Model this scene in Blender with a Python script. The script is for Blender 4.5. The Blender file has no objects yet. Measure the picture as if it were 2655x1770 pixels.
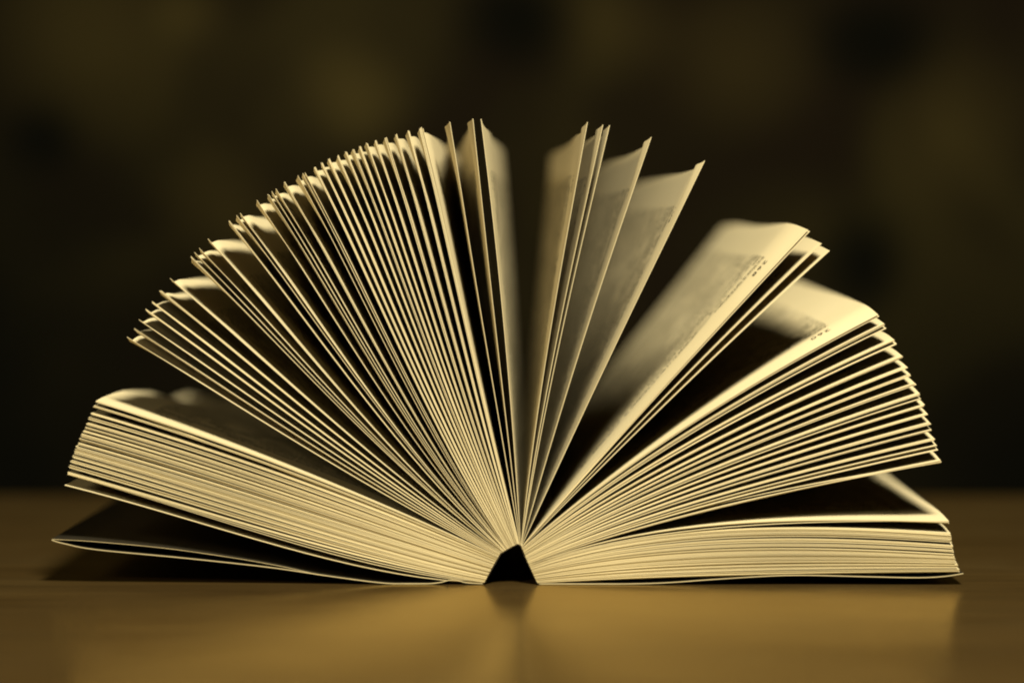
import bpy, bmesh, math, random
from mathutils import Vector, Matrix
random.seed(11)
R = math.radians
scene = bpy.context.scene
COL = scene.collection

# ------------------------------------------------------------------ camera
W, H = 2655.0, 1770.0          # photograph, pixels
MM = 0.001
PX = 0.0001                    # one photo pixel at the book's front edge = 0.1 mm
DIST = 0.58                    # lens to the front edge of the book
F = DIST / PX                  # focal length in photo pixels
VPX, VPY = 1370.0, 640.0       # where lines running away along +Y meet
yaw = math.atan((VPX - W / 2) / F)
pitch = math.atan((H / 2 - VPY) / F)
cam_d = bpy.data.cameras.new('camera')
cam = bpy.data.objects.new('camera', cam_d); COL.objects.link(cam)
cam.rotation_euler = (R(90) - pitch, 0, yaw)
cam_d.sensor_width = 36.0
cam_d.lens = 36.0 * F / W
cam_d.clip_start = 0.01; cam_d.clip_end = 50
ROT = cam.rotation_euler.to_matrix()
def ray(px, py):
    return ROT @ Vector(((px - W / 2) / F, (H / 2 - py) / F, -1.0))
_r = ray(VPX, 1515.0)
CAM = Vector((0.0, -DIST, -_r.z / _r.y * DIST))     # table top is z = 0 at pixel row 1515
cam.location = CAM
def at(px, py, y=0.0):
    d = ray(px, py)
    return CAM + d * ((y - CAM.y) / d.y)
cam_d.dof.use_dof = True
cam_d.dof.focus_distance = DIST + 0.001
cam_d.dof.aperture_fstop = cam_d.lens * MM / 0.020
cam_d.dof.aperture_blades = 0
scene.camera = cam

# ------------------------------------------------------------------ world, lamps, exposure
world = bpy.data.worlds.new('World'); scene.world = world
world.use_nodes = True
bg = world.node_tree.nodes['Background']
bg.inputs['Color'].default_value = (1.0, 0.78, 0.45, 1)
bg.inputs['Strength'].default_value = 0.004

def area(name, loc, target, sx, sy, power, col):
    d = bpy.data.lights.new(name, 'AREA'); d.shape = 'ELLIPSE'; d.size = sx; d.size_y = sy
    d.energy = power; d.color = col
    o = bpy.data.objects.new(name, d); COL.objects.link(o)
    o.location = loc
    o.rotation_euler = (Vector(target) - Vector(loc)).to_track_quat('-Z', 'Y').to_euler()
    return o
area('desk_lamp_light', (0.12, -0.37, 0.66), (0.0, 0.03, 0.04), 0.18, 0.18, 11.8, (1.0, 0.935, 0.69))
area('side_lamp_light', (-0.52, -0.52, 0.40), (0.0, 0.03, 0.05), 0.14, 0.14, 1.6, (1.0, 0.86, 0.52))

scene.view_settings.view_transform = 'Standard'
scene.view_settings.look = 'None'
scene.view_settings.exposure = 0.0
scene.view_settings.gamma = 1.0
scene.view_settings.use_curve_mapping = False
scene.render.engine = 'CYCLES'
cy = scene.cycles
cy.use_denoising = True
cy.pixel_filter_type = 'BLACKMAN_HARRIS'; cy.filter_width = 2.0
cy.max_bounces = 6; cy.diffuse_bounces = 1; cy.glossy_bounces = 3; cy.transmission_bounces = 3
cy.sample_clamp_indirect = 4.0

# ------------------------------------------------------------------ materials
def new_mat(name):
    m = bpy.data.materials.new(name); m.use_nodes = True
    nt = m.node_tree; nt.nodes.clear()
    return m, nt
class G:
    """small helper to wire shader nodes"""
    def __init__(s, nt): s.nt = nt
    def n(s, t, **kw):
        o = s.nt.nodes.new(t)
        for k, v in kw.items(): setattr(o, k, v)
        return o
    def put(s, sock, v):
        if hasattr(v, 'links'): s.nt.links.new(v, sock)
        else: sock.default_value = v
    def math(s, op, a, b=0.0, c=0.0, clamp=False):
        o = s.n('ShaderNodeMath', operation=op); o.use_clamp = clamp
        s.put(o.inputs[0], a); s.put(o.inputs[1], b); s.put(o.inputs[2], c)
        return o.outputs[0]
    def noise(s, vec, scale, detail=2.0, rough=0.5, dist=0.0):
        o = s.n('ShaderNodeTexNoise')
        s.put(o.inputs['Vector'], vec); o.inputs['Scale'].default_value = scale
        o.inputs['Detail'].default_value = detail; o.inputs['Roughness'].default_value = rough
        o.inputs['Distortion'].default_value = dist
        return o.outputs['Fac']
    def ramp(s, fac, stops, interp='LINEAR'):
        o = s.n('ShaderNodeValToRGB'); o.color_ramp.interpolation = interp
        e = o.color_ramp.elements
        while len(e) < len(stops): e.new(0.5)
        for el, (p, c) in zip(e, stops):
            el.position = p; el.color = (*c, 1) if len(c) == 3 else c
        s.put(o.inputs[0], fac)
        return o.outputs[0]
    def mix(s, f, a, b, blend='MIX'):
        o = s.n('ShaderNodeMix', data_type='RGBA', blend_type=blend)
        s.put(o.inputs[0], f)
        for k, v in ((6, a), (7, b)):
            if isinstance(v, tuple): v = (*v, 1)
            s.put(o.inputs[k], v)
        return o.outputs[2]
    def mapping(s, vec, scale=(1, 1, 1), loc=(0, 0, 0)):
        o = s.n('ShaderNodeMapping'); s.put(o.inputs[0], vec)
        o.inputs['Scale'].default_value = scale; o.inputs['Location'].default_value = loc
        return o.outputs[0]

PAPER = (0.80, 0.69, 0.455)
def paper_material(name, printed):
    m, nt = new_mat(name); g = G(nt)
    uv = g.n('ShaderNodeUVMap').outputs[0]           # millimetres: u from the spine, v from the near edge
    sep = g.n('ShaderNodeSeparateXYZ'); g.put(sep.inputs[0], uv)
    u, v = sep.outputs[0], sep.outputs[1]
    obj = g.n('ShaderNodeObjectInfo').outputs['Random']
    off = g.n('ShaderNodeCombineXYZ'); g.put(off.inputs[2], g.math('MULTIPLY', obj, 900.0))
    add = g.n('ShaderNodeVectorMath', operation='ADD'); g.put(add.inputs[0], uv); g.put(add.inputs[1], off.outputs[0])
    vec = add.outputs[0]
    mott = g.noise(vec, 0.045, 3.0, 0.6)
    fib = g.noise(vec, 1.6, 2.0, 0.6)
    col = g.mix(g.math('MULTIPLY', mott, 0.55), PAPER, (0.70, 0.57, 0.32))
    col = g.mix(g.math('MULTIPLY', fib, 0.16), col, (0.62, 0.50, 0.30))
    # aged rim
    ink = None
    if printed:
        pitch_mm = 4.3
        def band(x, lo, hi):
            return g.math('MULTIPLY', g.math('GREATER_THAN', x, lo), g.math('LESS_THAN', x, hi))
        row = g.math('DIVIDE', g.math('SUBTRACT', v, 14.0), pitch_mm)
        fr = g.math('FRACT', row); ri = g.math('FLOOR', row)
        c2 = g.n('ShaderNodeCombineXYZ'); g.put(c2.inputs[0], u)
        g.put(c2.inputs[1], g.math('MULTIPLY', ri, 17.3)); g.put(c2.inputs[2], g.math('MULTIPLY', obj, 500.0))
        glyph = g.noise(g.mapping(c2.outputs[0], (1.05, 1, 1)), 1.0, 1.0)
        words = g.noise(g.mapping(c2.outputs[0], (0.17, 1, 1)), 1.0, 0.0)
        c3 = g.n('ShaderNodeCombineXYZ'); g.put(c3.inputs[0], u); g.put(c3.inputs[1], v); g.put(c3.inputs[2], g.math('MULTIPLY', obj, 300.0))
        shape = g.noise(c3.outputs[0], 1.3, 1.0)
        on = g.math('MULTIPLY', g.math('GREATER_THAN', shape, 0.47), g.math('GREATER_THAN', words, 0.40))
        on = g.math('MULTIPLY', on, g.math('GREATER_THAN', glyph, 0.36))
        on = g.math('MULTIPLY', on, band(fr, 0.10, 0.58))
        on = g.math('MULTIPLY', on, band(v, 14.0, 162.0))
        on = g.math('MULTIPLY', on, band(u, 14.0, 100.0))
        folio = g.math('MULTIPLY', band(v, 8.8, 11.0), band(u, 95.0, 99.5))
        folio = g.math('MULTIPLY', folio, g.math('GREATER_THAN', shape, 0.5))
        if printed == 'folio': on = g.math('MAXIMUM', on, folio)
        # print of the other side showing faintly through the thin paper
        thru = g.noise(g.mapping(vec, (0.09, 0.20, 1.0), (0, 0, 7.0)), 1.0, 3.0, 0.65)
        thru = g.math('MULTIPLY', g.math('MULTIPLY_ADD', thru, 5.0, -2.1, clamp=True), g.math('MULTIPLY', band(v, 13.0, 163.0), band(u, 14.0, 100.0)))
        col = g.mix(g.math('MULTIPLY', thru, 0.58), col, (0.36, 0.30, 0.18))
        ink = g.math('MULTIPLY', on, 0.95)
        col = g.mix(ink, col, (0.05, 0.04, 0.025))
    dif = g.n('ShaderNodeBsdfPrincipled'); g.put(dif.inputs['Base Color'], col)
    dif.inputs['Roughness'].default_value = 0.75
    dif.inputs['Specular IOR Level'].default_value = 0.22
    bump = g.n('ShaderNodeBump'); bump.inputs['Strength'].default_value = 0.12; bump.inputs['Distance'].default_value = 0.0002
    g.put(bump.inputs['Height'], g.noise(vec, 0.5, 3.0)); g.nt.links.new(bump.outputs[0], dif.inputs['Normal'])
    tr = g.n('ShaderNodeBsdfTranslucent'); g.put(tr.inputs['Color'], g.mix(0.5, col, (0.85, 0.62, 0.30)))
    mx = g.n('ShaderNodeMixShader'); mx.inputs[0].default_value = 0.17
    g.nt.links.new(dif.outputs[0], mx.inputs[1]); g.nt.links.new(tr.outputs[0], mx.inputs[2])
    out = g.n('ShaderNodeOutputMaterial'); g.nt.links.new(mx.outputs[0], out.inputs[0])
    return m
M_PAGE = paper_material('printed_paper', 'folio')
M_PAGE_NUM = paper_material('printed_paper_with_number', 'text')
M_BLANK = paper_material('blank_paper', None)

def simple(name, col, rough, spec=0.5):
    m, nt = new_mat(name); g = G(nt)
    p = g.n('ShaderNodeBsdfPrincipled'); p.inputs['Roughness'].default_value = rough
    p.inputs['Specular IOR Level'].default_value = spec
    tc = g.n('ShaderNodeTexCoord').outputs['Object']
    g.put(p.inputs['Base Color'], g.mix(g.noise(tc, 180.0, 3.0), tuple(c * 0.8 for c in col), tuple(min(1, c * 1.15) for c in col)))
    out = g.n('ShaderNodeOutputMaterial'); nt.links.new(p.outputs[0], out.inputs[0])
    return m
M_INK = simple('printing_ink', (0.035, 0.028, 0.018), 0.8, 0.1)
M_COVER = simple('cover_card', (0.52, 0.44, 0.28), 0.55, 0.3)
M_COVER_IN = simple('cover_lining', (0.46, 0.38, 0.23), 0.6, 0.3)
M_DARK = simple('dark_cover_print', (0.020, 0.016, 0.010), 0.5, 0.3)
M_SPINE = simple('dark_spine_card', (0.035, 0.027, 0.018), 0.6, 0.2)

def table_material():
    m, nt = new_mat('varnished_brown_wood'); g = G(nt)
    tc = g.n('ShaderNodeTexCoord').outputs['Object']
    grain = g.noise(g.mapping(tc, (3.0, 55.0, 20.0)), 3.0, 4.0, 0.6, 0.6)
    broad = g.noise(g.mapping(tc, (2.0, 9.0, 9.0)), 2.2, 2.0)
    col = g.ramp(grain, [(0.30, (0.046, 0.027, 0.009)), (0.70, (0.081, 0.048, 0.015))])
    col = g.mix(g.math('MULTIPLY', broad, 0.6), col, (0.044, 0.025, 0.008))
    smud = g.noise(g.mapping(tc, (6.0, 14.0, 6.0)), 3.0, 3.0, 0.6)
    rough = g.ramp(smud, [(0.3, (0.17,) * 3), (0.75, (0.27,) * 3)])
    bump = g.n('ShaderNodeBump'); bump.inputs['Strength'].default_value = 0.06; bump.inputs['Distance'].default_value = 0.0004
    g.put(bump.inputs['Height'], grain)
    dif = g.n('ShaderNodeBsdfDiffuse'); g.put(dif.inputs['Color'], col); nt.links.new(bump.outputs[0], dif.inputs['Normal'])
    glo = g.n('ShaderNodeBsdfGlossy'); glo.inputs['Color'].default_value = (1.0, 0.80, 0.40, 1)      # amber varnish
    g.put(glo.inputs['Roughness'], rough); nt.links.new(bump.outputs[0], glo.inputs['Normal'])
    fr = g.n('ShaderNodeFresnel'); fr.inputs['IOR'].default_value = 1.75; nt.links.new(bump.outputs[0], fr.inputs['Normal'])
    mx = g.n('ShaderNodeMixShader'); nt.links.new(fr.outputs[0], mx.inputs[0])
    nt.links.new(dif.outputs[0], mx.inputs[1]); nt.links.new(glo.outputs[0], mx.inputs[2])
    out = g.n('ShaderNodeOutputMaterial'); nt.links.new(mx.outputs[0], out.inputs[0])
    return m
M_TABLE = table_material()

BACK_Y = 0.85
def backdrop_material():
    m, nt = new_mat('mottled_dark_cloth'); g = G(nt)
    tc = g.n('ShaderNodeTexCoord').outputs['Object']
    a = g.noise(tc, 7.0, 2.0, 0.5, 0.6)
    b = g.noise(g.mapping(tc, loc=(3.1, 0, 1.7)), 13.0, 2.0, 0.5, 0.4)
    col = g.ramp(a, [(0.38, (0.012, 0.008, 0.004)), (0.50, (0.018, 0.014, 0.005)), (0.64, (0.038, 0.030, 0.009))])
    col = g.mix(g.math('MULTIPLY', b, 0.5), col, (0.022, 0.015, 0.007))
    # small dark printed motifs, and broad dark areas low at both sides
    def spot(px, py, rpx, ry=1.0, rot=0.0, soft=0.5):
        c = at(px, py, BACK_Y); r = rpx * PX * (DIST + BACK_Y) / DIST
        mp = g.n('ShaderNodeMapping', vector_type='TEXTURE'); g.put(mp.inputs[0], tc)
        mp.inputs['Location'].default_value = (c.x, 0.0, c.z)
        mp.inputs['Rotation'].default_value = (0, rot, 0)
        mp.inputs['Scale'].default_value = (r, 1000.0, r * ry)
        ln = g.n('ShaderNodeVectorMath', operation='LENGTH'); g.put(ln.inputs[0], mp.outputs[0])
        mr = g.n('ShaderNodeMapRange'); g.put(mr.inputs[0], ln.outputs['Value'])
        mr.inputs[1].default_value = 1.0 + soft; mr.inputs[2].default_value = 1.0 - soft
        return mr.outputs[0]
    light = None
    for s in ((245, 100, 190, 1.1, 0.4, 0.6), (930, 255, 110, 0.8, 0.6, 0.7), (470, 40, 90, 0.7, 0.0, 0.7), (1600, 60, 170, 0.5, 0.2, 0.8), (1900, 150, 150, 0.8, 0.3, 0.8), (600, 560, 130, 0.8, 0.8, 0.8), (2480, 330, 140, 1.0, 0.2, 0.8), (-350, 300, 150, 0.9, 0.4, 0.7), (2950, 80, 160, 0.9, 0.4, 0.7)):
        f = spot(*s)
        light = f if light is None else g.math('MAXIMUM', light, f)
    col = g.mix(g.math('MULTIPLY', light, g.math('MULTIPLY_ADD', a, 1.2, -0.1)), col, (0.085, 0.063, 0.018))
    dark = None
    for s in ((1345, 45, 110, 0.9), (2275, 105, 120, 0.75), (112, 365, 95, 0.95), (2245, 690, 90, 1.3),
              (-420, 1180, 720, 1.15, 0.5), (-100, 1250, 420, 0.8, 0.0, 0.6), (2750, 1250, 480, 0.7, 0.0, 0.8), (3060, 480, 120, 1.0), (-620, 90, 110, 1.0), (620, -420, 110, 1.0), (1900, -520, 120, 0.8)):  # the large entries darken the cloth colour low at left and right
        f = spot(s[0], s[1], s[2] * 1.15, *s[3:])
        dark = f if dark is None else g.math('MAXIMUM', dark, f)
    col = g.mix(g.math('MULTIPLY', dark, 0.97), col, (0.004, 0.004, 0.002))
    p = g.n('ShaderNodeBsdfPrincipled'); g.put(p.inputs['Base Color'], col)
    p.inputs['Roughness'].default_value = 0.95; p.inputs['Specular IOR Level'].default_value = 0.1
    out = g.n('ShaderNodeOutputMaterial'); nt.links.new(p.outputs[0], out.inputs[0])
    return m
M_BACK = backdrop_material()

# ------------------------------------------------------------------ object helpers
def link(name, me, mat, parent=None):
    o = bpy.data.objects.new(name, me); COL.objects.link(o)
    if mat: me.materials.append(mat)
    if parent: o.parent = parent
    return o
def tag(o, label, cat, group=None):
    o['label'] = label; o['category'] = cat
    if group: o['group'] = group

# ------------------------------------------------------------------ setting: backdrop and table
def make_backdrop():
    nx, nz = 60, 24
    vs, fs = [], []
    for i in range(nx + 1):
        x = -1.3 + 2.6 * i / nx
        for k in range(nz + 1):
            z = -0.75 + 1.9 * k / nz
            y = 0.02 * math.sin(x * 9.0 + z * 1.2) + 0.012 * math.sin(x * 21.0 - z * 2.0 + 1.0)
            vs.append((x, y, z))
    for i in range(nx):
        for k in range(nz):
            a = i * (nz + 1) + k
            fs.append((a, a + nz + 1, a + nz + 2, a + 1))
    me = bpy.data.meshes.new('backdrop'); me.from_pydata(vs, [], fs)
    me.polygons.foreach_set('use_smooth', [True] * len(me.polygons))
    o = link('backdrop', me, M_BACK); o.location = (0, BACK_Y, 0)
    o['kind'] = 'structure'
make_backdrop()

def make_table():
    bm = bmesh.new()
    bmesh.ops.create_cube(bm, size=1.0)
    x0, x1, y0, y1, z0, z1 = -0.85, 0.85, -0.80, 0.215, -0.032, 0.0
    for v in bm.verts:
        v.co = Vector((x0 if v.co.x < 0 else x1, y0 if v.co.y < 0 else y1, z0 if v.co.z < 0 else z1))
    bmesh.ops.bevel(bm, geom=list(bm.edges), offset=0.004, segments=3, profile=0.5, affect='EDGES')
    me = bpy.data.meshes.new('table_top'); bm.to_mesh(me); bm.free()
    o = link('table_top', me, M_TABLE)
    o['kind'] = 'structure'
make_table()

# ------------------------------------------------------------------ the book
LEN = 0.176                     # spine length, running away from the camera
book = bpy.data.objects.new('open_book', None); COL.objects.link(book)
book.location = at(1325, 1515, 0.0)
tag(book, 'thick paperback book lying open on its covers with its cream pages fanned upright', 'book')
BOOK_INV = Matrix.Translation(-Vector(book.location))

def w2(px, py):
    p = at(px, py, 0.0); return Vector((p.x, p.z))

# the bent spine, seen end on (left foot, up to the peak, right foot)
SPINE = [w2(*p) for p in ((1255, 1511), (1274, 1474), (1297, 1434), (1320, 1420), (1342, 1409), (1351, 1413), (1366, 1451), (1394, 1512.5))]
slen = [0.0]
for a, b in zip(SPINE, SPINE[1:]): slen.append(slen[-1] + (b - a).length)
def spine_at(t):
    d = t * slen[-1]
    for i in range(len(SPINE) - 1):
        if d <= slen[i + 1] + 1e-9:
            return SPINE[i].lerp(SPINE[i + 1], (d - slen[i]) / (slen[i + 1] - slen[i]))
    return SPINE[-1]

# clusters of leaves: tip pixel, leaves in the cluster, spread of the cluster at the tip (px, across the pages),
#   root_dev / tip_dev: bend of the leaf against its chord in degrees (+ = higher), twist at the far end (deg, + = anticlockwise), curl of the near edge (mm, + = clockwise)
CL = []
def c(x, y, n, spread, rd=None, td=None, tw=None, cu=None, blank=False): CL.append(dict(x=x, y=y, n=n, s=spread, rd=rd, td=td, tw=tw, cu=cu, blank=blank))
# -- left block, bottom to top
c(166, 1257, 1, 0, -12, 1, 0.0, -0.3)
c(174, 1226, 5, 9, -6, 1, 0.5, -0.1)
c(179, 1208, 6, 9); c(184, 1195, 6, 8); c(189, 1182.5, 7, 8)
c(195, 1166, 15, 20); c(202, 1149.5, 4, 7); c(206, 1138.5, 5, 7); c(211, 1127.5, 7, 10)
c(216, 1116.5, 4, 6); c(220, 1107.5, 4, 6); c(225, 1097.5, 6, 8); c(230, 1083.5, 6, 8)
c(236, 1071, 4, 6); c(243, 1053, 4, 7, cu=-0.1); c(249, 1039, 3, 6, 4, -4, 6.5, -1.5)
# -- left fan (curl below zero shows the lit upper face of the near margin, above zero the shaded under face)
c(332, 872, 1, 0, -4, 2, 2.5, -0.3); c(347, 850, 3, 4, cu=0.5); c(361, 828, 2, 3, cu=-0.5); c(379, 801, 2, 4, cu=-0.4); c(394, 781, 2, 4, cu=-0.5); c(416, 752, 3, 5, None, None, 1.5, 0.7)
c(442, 720, 1, 0, -6, 2, 1.5, -0.4); c(496, 664, 2, 4, None, None, 1.5, 0.9); c(505.5, 653, 1, 0, cu=0.3); c(517, 641, 1, 0, None, None, 1.5, -0.4)
c(541, 618, 1, 0, -9, 2, 1.5, -0.9); c(595, 572, 2, 4, None, None, 1.0, 0.6); c(616, 557, 1, 0, cu=0.2); c(623.5, 550, 1, 0, cu=-0.7); c(668.5, 518, 1, 0, -9, 2, 1.0, -0.5)
c(696, 502, 2, 4, cu=0.4); c(705, 493, 1, 0, cu=0.0); c(716.5, 487, 1, 0, cu=-0.4); c(740, 471, 2, 4, -9, 1, 1.0, -0.9); c(774, 453, 1, 0, cu=0.4); c(786, 447, 1, 0, cu=0.0); c(792, 444, 1, 0, cu=-0.4)
c(817, 431, 2, 5, -7, 1, 1.0, -1.0); c(836, 421, 3, 4.6); c(855, 411.5, 3, 5); c(878, 402, 3, 4.6); c(899, 392.5, 3, 4.6); c(918, 385.5, 3, 4.6); c(935, 378, 3, 4.6)
c(953, 371, 3, 4.6); c(976, 364, 3, 4.6); c(1002, 355, 3, 6, -4, 1, 1.0, -1.0); c(1029, 347, 3, 4.6); c(1062, 338, 3, 4.6); c(1092, 330.5, 3, 8, -2, 0, 1.5, -1.0)
c(1099, 332, 1, 0, -2, 0, -1.0, -1.2); c(1169, 316, 1, 0, 0, 1, 3.0, 1.2); c(1228, 307, 1, 0, 0, 1, 3.5, 2.0)
# -- loose pages standing at the middle
c(1247, 307, 1, 0, 2, -2, -1.3, -1.0); c(1525, 317, 1, 0, 3, -2, 3.4, 1.3); c(1565, 323.5, 1, 0, 3, -2, 4.6, 1.5); c(1582, 326.7, 1, 0, 3, -2, 4.6, 1.0)
c(1690, 357, 1, 0, 2, -2, 4.3, 1.2); c(1830, 415, 1, 0, 1, -1, 4.7, 1.5)
c(2096, 595, 1, 0, 1, -1, 2.4, 2.6); c(2099, 600, 1, 0, 1, -1, 2.3, 2.5); c(2132, 629.5, 1, 0, 2, -2, 3.2, 2.0); c(2151, 650, 1, 0, 2, -2, 3.0, 2.0)
# -- right fan
c(2276.5, 815.5, 1, 0, 7, -6, 3.0, 2.8); c(2279, 820, 1, 0, 7, -6, 2.9, 2.6); c(2295, 840, 3, 5, 7, -6, 2.4, 2.0); c(2299, 850, 1, 0); c(2318, 882, 3, 5); c(2324.5, 891, 2, 3); c(2341, 924, 4, 6)
c(2353, 951, 3, 5); c(2363, 971, 3, 5); c(2374.5, 995, 3, 6); c(2384.5, 1022, 3, 5); c(2388.5, 1033, 2, 3); c(2397, 1051, 3, 5); c(2404, 1073, 3, 5)
c(2413, 1097, 3, 6); c(2416.5, 1114, 2, 4); c(2424.5, 1138, 3, 5); c(2429.5, 1155, 3, 4); c(2432, 1165, 2, 3); c(2440, 1196, 4, 8, 6, -3, 1.0, 2.0)
# -- right block, top to bottom
c(2461, 1353, 3, 8, 16, -8, 0.8, 0.9); c(2466, 1394, 14, 24, 16, -9, 0.2, 1.2); c(2470.5, 1417, 4, 8); c(2472, 1428, 4, 7); c(2473.5, 1441.5, 9, 12); c(2477.5, 1453.5, 9, 12); c(2482.5, 1466, 9, 12.5); c(2488, 1478.5, 6, 8, 2, -1, 0.0, 0.2)

n_all = sum(k['n'] for k in CL)
# fill the parameters that were left open by interpolation along the leaf order
cnt = 0
for k in CL:
    k['i'] = cnt + (k['n'] - 1) / 2; cnt += k['n']
KNOWN = {}
for key in ('rd', 'td', 'tw', 'cu'):
    known = [(k['i'], k[key]) for k in CL if k[key] is not None]
    if key in ('rd', 'td'): KNOWN[key] = known
    for k in CL:
        if k[key] is None:
            lo = max((q for q in known if q[0] <= k['i']), default=known[0]); hi = min((q for q in known if q[0] >= k['i']), default=known[-1])
            f = 0 if hi[0] == lo[0] else (k['i'] - lo[0]) / (hi[0] - lo[0])
            k[key] = lo[1] + (hi[1] - lo[1]) * f
            if key == 'cu': k[key] += random.uniform(-0.25, 0.25)

def bend(key, i):
    known = KNOWN[key]
    lo = max((q for q in known if q[0] <= i), default=known[0]); hi = min((q for q in known if q[0] >= i), default=known[-1])
    return lo[1] if hi[0] == lo[0] else lo[1] + (hi[1] - lo[1]) * (i - lo[0]) / (hi[0] - lo[0])
VS = [0.0, 0.8, 2.0, 3.5, 5.0, 6.5, 8.0, 9.5, 11.0, 13.0, 16.0, 24.0, 38.0, 60.0, 90.0, 125.0, 155.0, 176.0]    # mm from the near edge
NU = 18
class Leaf:
    def __init__(s, idx, root, tip, rd, td, tw, cu, th_tip, y0, ph, wav, hook=0.0, dip=0.0):
        s.root, s.tip = root, tip
        d = tip - root; L = d.length
        side = 1 if d.x >= 0 else -1
        ca = math.atan2(d.y, d.x)
        a0 = ca + side * R(rd); a1 = ca + side * R(td)
        h0 = 0.30 * L; h1 = 0.36 * L
        s.b = (root, root + Vector((math.cos(a0), math.sin(a0))) * h0, tip - Vector((math.cos(a1), math.sin(a1))) * h1, tip)
        s.tw, s.cu, s.th, s.y0, s.ph, s.wav, s.L = tw, cu, th_tip, y0, ph, wav, L
        s.hook, s.dip = hook, dip
        s.fat = 0.00009; s.slope = 0.0; s.kexp = 0.9
    def c2(s, t):
        b = s.b; q = 1 - t
        p = b[0] * q**3 + b[1] * (3 * q * q * t) + b[2] * (3 * q * t * t) + b[3] * t**3
        d = (b[1] - b[0]) * (3 * q * q) + (b[2] - b[1]) * (6 * q * t) + (b[3] - b[2]) * (3 * t * t)
        d.normalize()
        return p, Vector((-d.y, d.x))                 # point, normal turned anticlockwise
    def surf(s, t, v, off=0.0):
        """t 0..1 spine to fore-edge, v in mm from the near edge; off metres along the normal"""
        p, n = s.c2(t)
        k = t ** s.kexp
        w = min(1.0, v / 176.0)
        curl = s.cu * MM * (1 - math.exp(-(v / 9.0) ** 1.3)) * k
        curl += s.hook * MM * math.exp(-((v - 4.0) / 3.0) ** 2) * max(0.0, (t - 0.80) / 0.20) ** 1.5
        wob = s.wav * MM * k * (math.sin(v / 17.0 + s.ph) * (1 - math.exp(-v / 20.0)) + 0.5 * math.sin(v / 9.0 + 2 * s.ph) * (1 - math.exp(-v / 20.0)))
        p = p + n * (curl + wob + off)
        p = s.root + (p - s.root) * (1.0 - s.dip * MM / s.L * (1 - math.exp(-v / 4.0)) * t ** 4 - s.slope * MM / s.L * w * t)
        a = R(s.tw) * (w * w * (3 - 2 * w)) * (0.25 + 0.75 * t)
        r = p - s.root
        p = s.root + Vector((r.x * math.cos(a) - r.y * math.sin(a), r.x * math.sin(a) + r.y * math.cos(a)))
        return Vector((p.x, s.y0 + v * MM, p.y))

UT = [(i / NU) ** 1.0 for i in range(NU + 1)]
def leaf_mesh(lf):
    vs, fs, uvs = [], [], []
    nu, nv = len(UT), len(VS)
    def th(t):
        a = 0.00010 + lf.fat * min(1, t / 0.12)
        f = min(1, max(0, (t - 0.22) / 0.4))
        return 0.5 * (a + (lf.th - a) * f)
    grids = []
    for sgn in (1, -1):
        base = len(vs)
        for t in UT:
            for v in VS:
                vs.append(lf.surf(t, v, sgn * th(t)) - book.location); uvs.append((t * lf.L / MM, v))
        grids.append(base)
        for i in range(nu - 1):
            for j in range(nv - 1):
                a = base + i * nv + j; q = (a, a + 1, a + nv + 1, a + nv)
                fs.append(q if sgn > 0 else q[::-1])
    def idx(gk, i, j): return grids[gk] + i * nv + j
    rims = [[(i, 0) for i in range(nu)], [(nu - 1, j) for j in range(nv)], [(i, nv - 1) for i in range(nu - 1, -1, -1)]]
    for rim in rims:
        b = len(vs)
        for (i, j) in rim:
            for gk in (0, 1):
                vs.append(vs[idx(gk, i, j)]); uvs.append((uvs[idx(gk, i, j)][0], 3.0))
        for k in range(len(rim) - 1):
            a = b + 2 * k; fs.append((a, a + 2, a + 3, a + 1))
    me = bpy.data.meshes.new('page'); me.from_pydata([tuple(p) for p in vs], [], fs)
    me.polygons.foreach_set('use_smooth', [True] * len(fs))
    lay = me.uv_layers.new(name='UVMap')
    flat = []
    for l in me.loops: flat.extend(uvs[l.vertex_index])
    lay.data.foreach_set('uv', flat)
    return me

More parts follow.
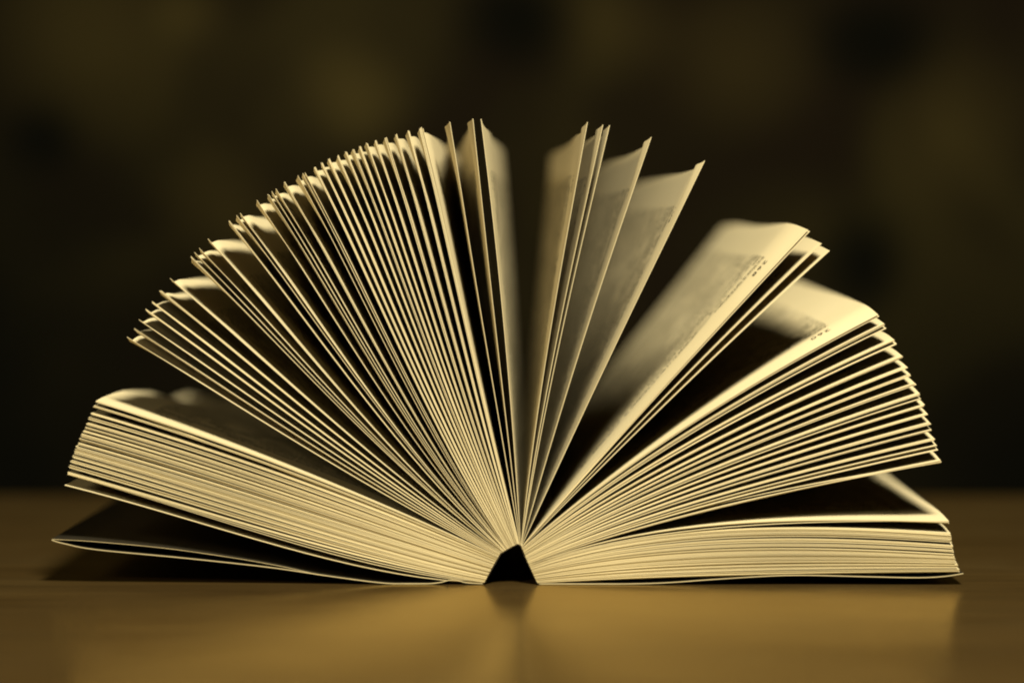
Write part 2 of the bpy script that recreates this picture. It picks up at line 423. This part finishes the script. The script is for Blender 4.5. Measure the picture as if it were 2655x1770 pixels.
leaves = []
g_i = 0
for k in CL:
    k['leaves'] = []
    ph = random.uniform(0, 6.28); wav = random.uniform(0.15, 0.55)
    if k['x'] == 249: wav = 1.1; ph = 0.6
    k['hook'] = k['dip'] = 0.0
    if 300 < k['x'] < 1240: k['hook'] = random.uniform(1.1, 1.7) if k['x'] > 600 else random.uniform(0.8, 1.4); k['dip'] = random.uniform(0.9, 1.6)
    elif 1240 < k['x'] < 1300: k['dip'] = 2.0
    elif 1300 < k['x'] < 1900: k['hook'] = 1.0; k['dip'] = 2.4
    for j in range(k['n']):
        t = (g_i + 0.5) / n_all
        root = spine_at(0.004 + 0.992 * t)
        tip = w2(k['x'], k['y'])
        d = (tip - root).normalized(); nrm = Vector((-d.y, d.x))       # anticlockwise
        f = (0.5 - (j + 0.5) / k['n'])                                  # first leaf is the most anticlockwise
        if 3 < k['n'] < 8 and k['x'] < 300 and j == 0: k['s'] -= 1.2
        step = k['s'] / max(1, k['n'])
        tip = tip + nrm * (f * k['s'] * PX) + d * random.uniform(-3.0, 1.5) * PX
        if k['n'] > 8: tip += nrm * random.uniform(-.25, .25) * step * PX
        th = min(0.00019, max(0.00009, random.uniform(0.78, 1.0) * step * PX)) if k['n'] > 1 else 0.00015
        lf = Leaf(g_i, root, tip, bend('rd', g_i) + random.uniform(-.05, .05), bend('td', g_i) + random.uniform(-.08, .08), k['tw'], k['cu'],
                  th, random.uniform(-0.00018, 0.00018), ph, wav, k['hook'], k['dip'])
        if 400 < k['x'] < 800: lf.fat = 0.0; lf.kexp = 2.0; lf.th = 0.00012
        lf.slope = {2099: 3.0, 1525: 1.5, 1565: 1.5, 1582: 1.5, 1690: 4.0, 1830: 4.5, 2096: 3.0}.get(k['x'], 0.0)
        mat = M_PAGE
        if (k['x'], k['y']) in ((2096, 595), (2276.5, 815.5)): mat = M_PAGE_NUM
        if k['x'] == 166: mat = M_BLANK
        o = link('page', leaf_mesh(lf), mat, book)
        k['leaves'].append((lf, o)); leaves.append(lf)
        g_i += 1

# page numbers, printed near the outer corner, their heads towards the near edge
def page_number(k, text, u_mm, v_mm, size_mm):
    lf, o = k['leaves'][0]                              # the upper leaf of the cluster
    cu = bpy.data.curves.new('page_number', 'FONT'); cu.body = text; cu.size = size_mm; cu.resolution_u = 3
    cu.space_character = 1.15
    tmp = bpy.data.objects.new('tmp_text', cu); COL.objects.link(tmp)
    dg = bpy.context.evaluated_depsgraph_get()
    me = bpy.data.meshes.new_from_object(tmp.evaluated_get(dg))
    bpy.data.objects.remove(tmp)
    for v in me.vertices:
        u = u_mm - v.co.x; vv = v_mm - v.co.y           # reads from the fore-edge towards the spine
        v.co = lf.surf(u * MM / lf.L, vv, lf.th / 2 + 0.00009) - book.location
    me.name = 'page_number'; me.materials.clear()
    link('page_number', me, M_INK, o)
for k in CL:
    if (k['x'], k['y']) == (2096, 595): page_number(k, '268', 99.5, 10.2, 3.3)
    if (k['x'], k['y']) == (2276.5, 815.5): page_number(k, '260', 99.5, 10.2, 3.3)

# covers: a strip of card following a line of pixels, with real thickness
def strip(name, pts, th, mat, y0, y1, twist=0.0, curve=True, ny=8, rim=None):
    P = [w2(*p) for p in pts]
    if curve:                                           # Catmull-Rom
        Q = []
        for i in range(len(P) - 1):
            p0 = P[max(0, i - 1)]; p1 = P[i]; p2 = P[i + 1]; p3 = P[min(len(P) - 1, i + 2)]
            for s_ in range(6):
                t = s_ / 6
                Q.append(0.5 * ((2 * p1) + (p2 - p0) * t + (2 * p0 - 5 * p1 + 4 * p2 - p3) * t * t + (3 * p1 - p0 - 3 * p2 + p3) * t**3))
        Q.append(P[-1]); P = Q
    vs, fs = [], []
    n = len(P)
    sides = []
    for sg in (1, -1):
        base = len(vs); sides.append(base)
        for i, p in enumerate(P):
            d = (P[min(n - 1, i + 1)] - P[max(0, i - 1)]).normalized(); nm = Vector((-d.y, d.x))
            for j in range(ny + 1):
                y = y0 + (y1 - y0) * j / ny
                q = p + nm * (sg * th / 2)
                z = max(q.y + twist * (j / ny) * (i / (n - 1)) ** 2, 0.00012 if sg * nm.y < 0 else 0.0004)
                vs.append(Vector((q.x, y, z)) - book.location)
        for i in range(n - 1):
            for j in range(ny):
                a = base + i * (ny + 1) + j; f = (a, a + 1, a + ny + 2, a + ny + 1)
                fs.append(f if sg > 0 else f[::-1])
    m = ny + 1; n_faces = len(fs)
    ring = [(i, 0) for i in range(n)] + [(n - 1, j) for j in range(1, m)] + [(i, ny) for i in range(n - 2, -1, -1)] + [(0, j) for j in range(ny - 1, 0, -1)]
    b = len(vs)
    for (i, j) in ring:
        for sd in sides: vs.append(vs[sd + i * m + j])
    for k in range(len(ring)):
        a = b + 2 * k; e = b + 2 * ((k + 1) % len(ring)); fs.append((a, e, e + 1, a + 1))
    me = bpy.data.meshes.new(name); me.from_pydata([tuple(v) for v in vs], [], fs)
    me.polygons.foreach_set('use_smooth', [True] * len(fs))
    o = link(name, me, mat, book)
    if rim:
        me.materials.append(rim)
        for p in me.polygons[n_faces:]: p.material_index = 1
    return o

fc = strip('front_cover', [(1252, 1512), (1210, 1509.5), (1188, 1504), (1165, 1503), (1140, 1509), (1100, 1512.2), (1000, 1511), (850, 1492), (700, 1470), (480, 1446), (250, 1424), (165, 1408), (134, 1399)],
           0.00026, M_DARK, 0.0, LEN + 0.001, rim=M_COVER)
fc['label'] = 'lifted cover with its folded flap'
fl = strip('cover_flap', [(134, 1397.5), (165, 1399), (250, 1404), (430, 1421), (600, 1445), (720, 1466), (780, 1479), (815, 1486.3)], 0.00016, M_DARK, 0.0003, LEN, rim=M_COVER_IN)
strip('back_cover', [(1397, 1513), (1457, 1513), (1600, 1512.8), (1720, 1510), (1850, 1501), (2000, 1492), (2100, 1490.5), (2250, 1494), (2380, 1496.5), (2450, 1493), (2498, 1485.5)],
      0.00026, M_DARK, 0.0, LEN + 0.001, rim=M_COVER)
sp = [(1256.5, 1512), (1275.5, 1475), (1298.5, 1435.5), (1320, 1422), (1342, 1411), (1350, 1415), (1364.5, 1451), (1391.5, 1512)]
strip('spine', sp, 0.00025, M_SPINE, 0.0001, LEN, curve=False)
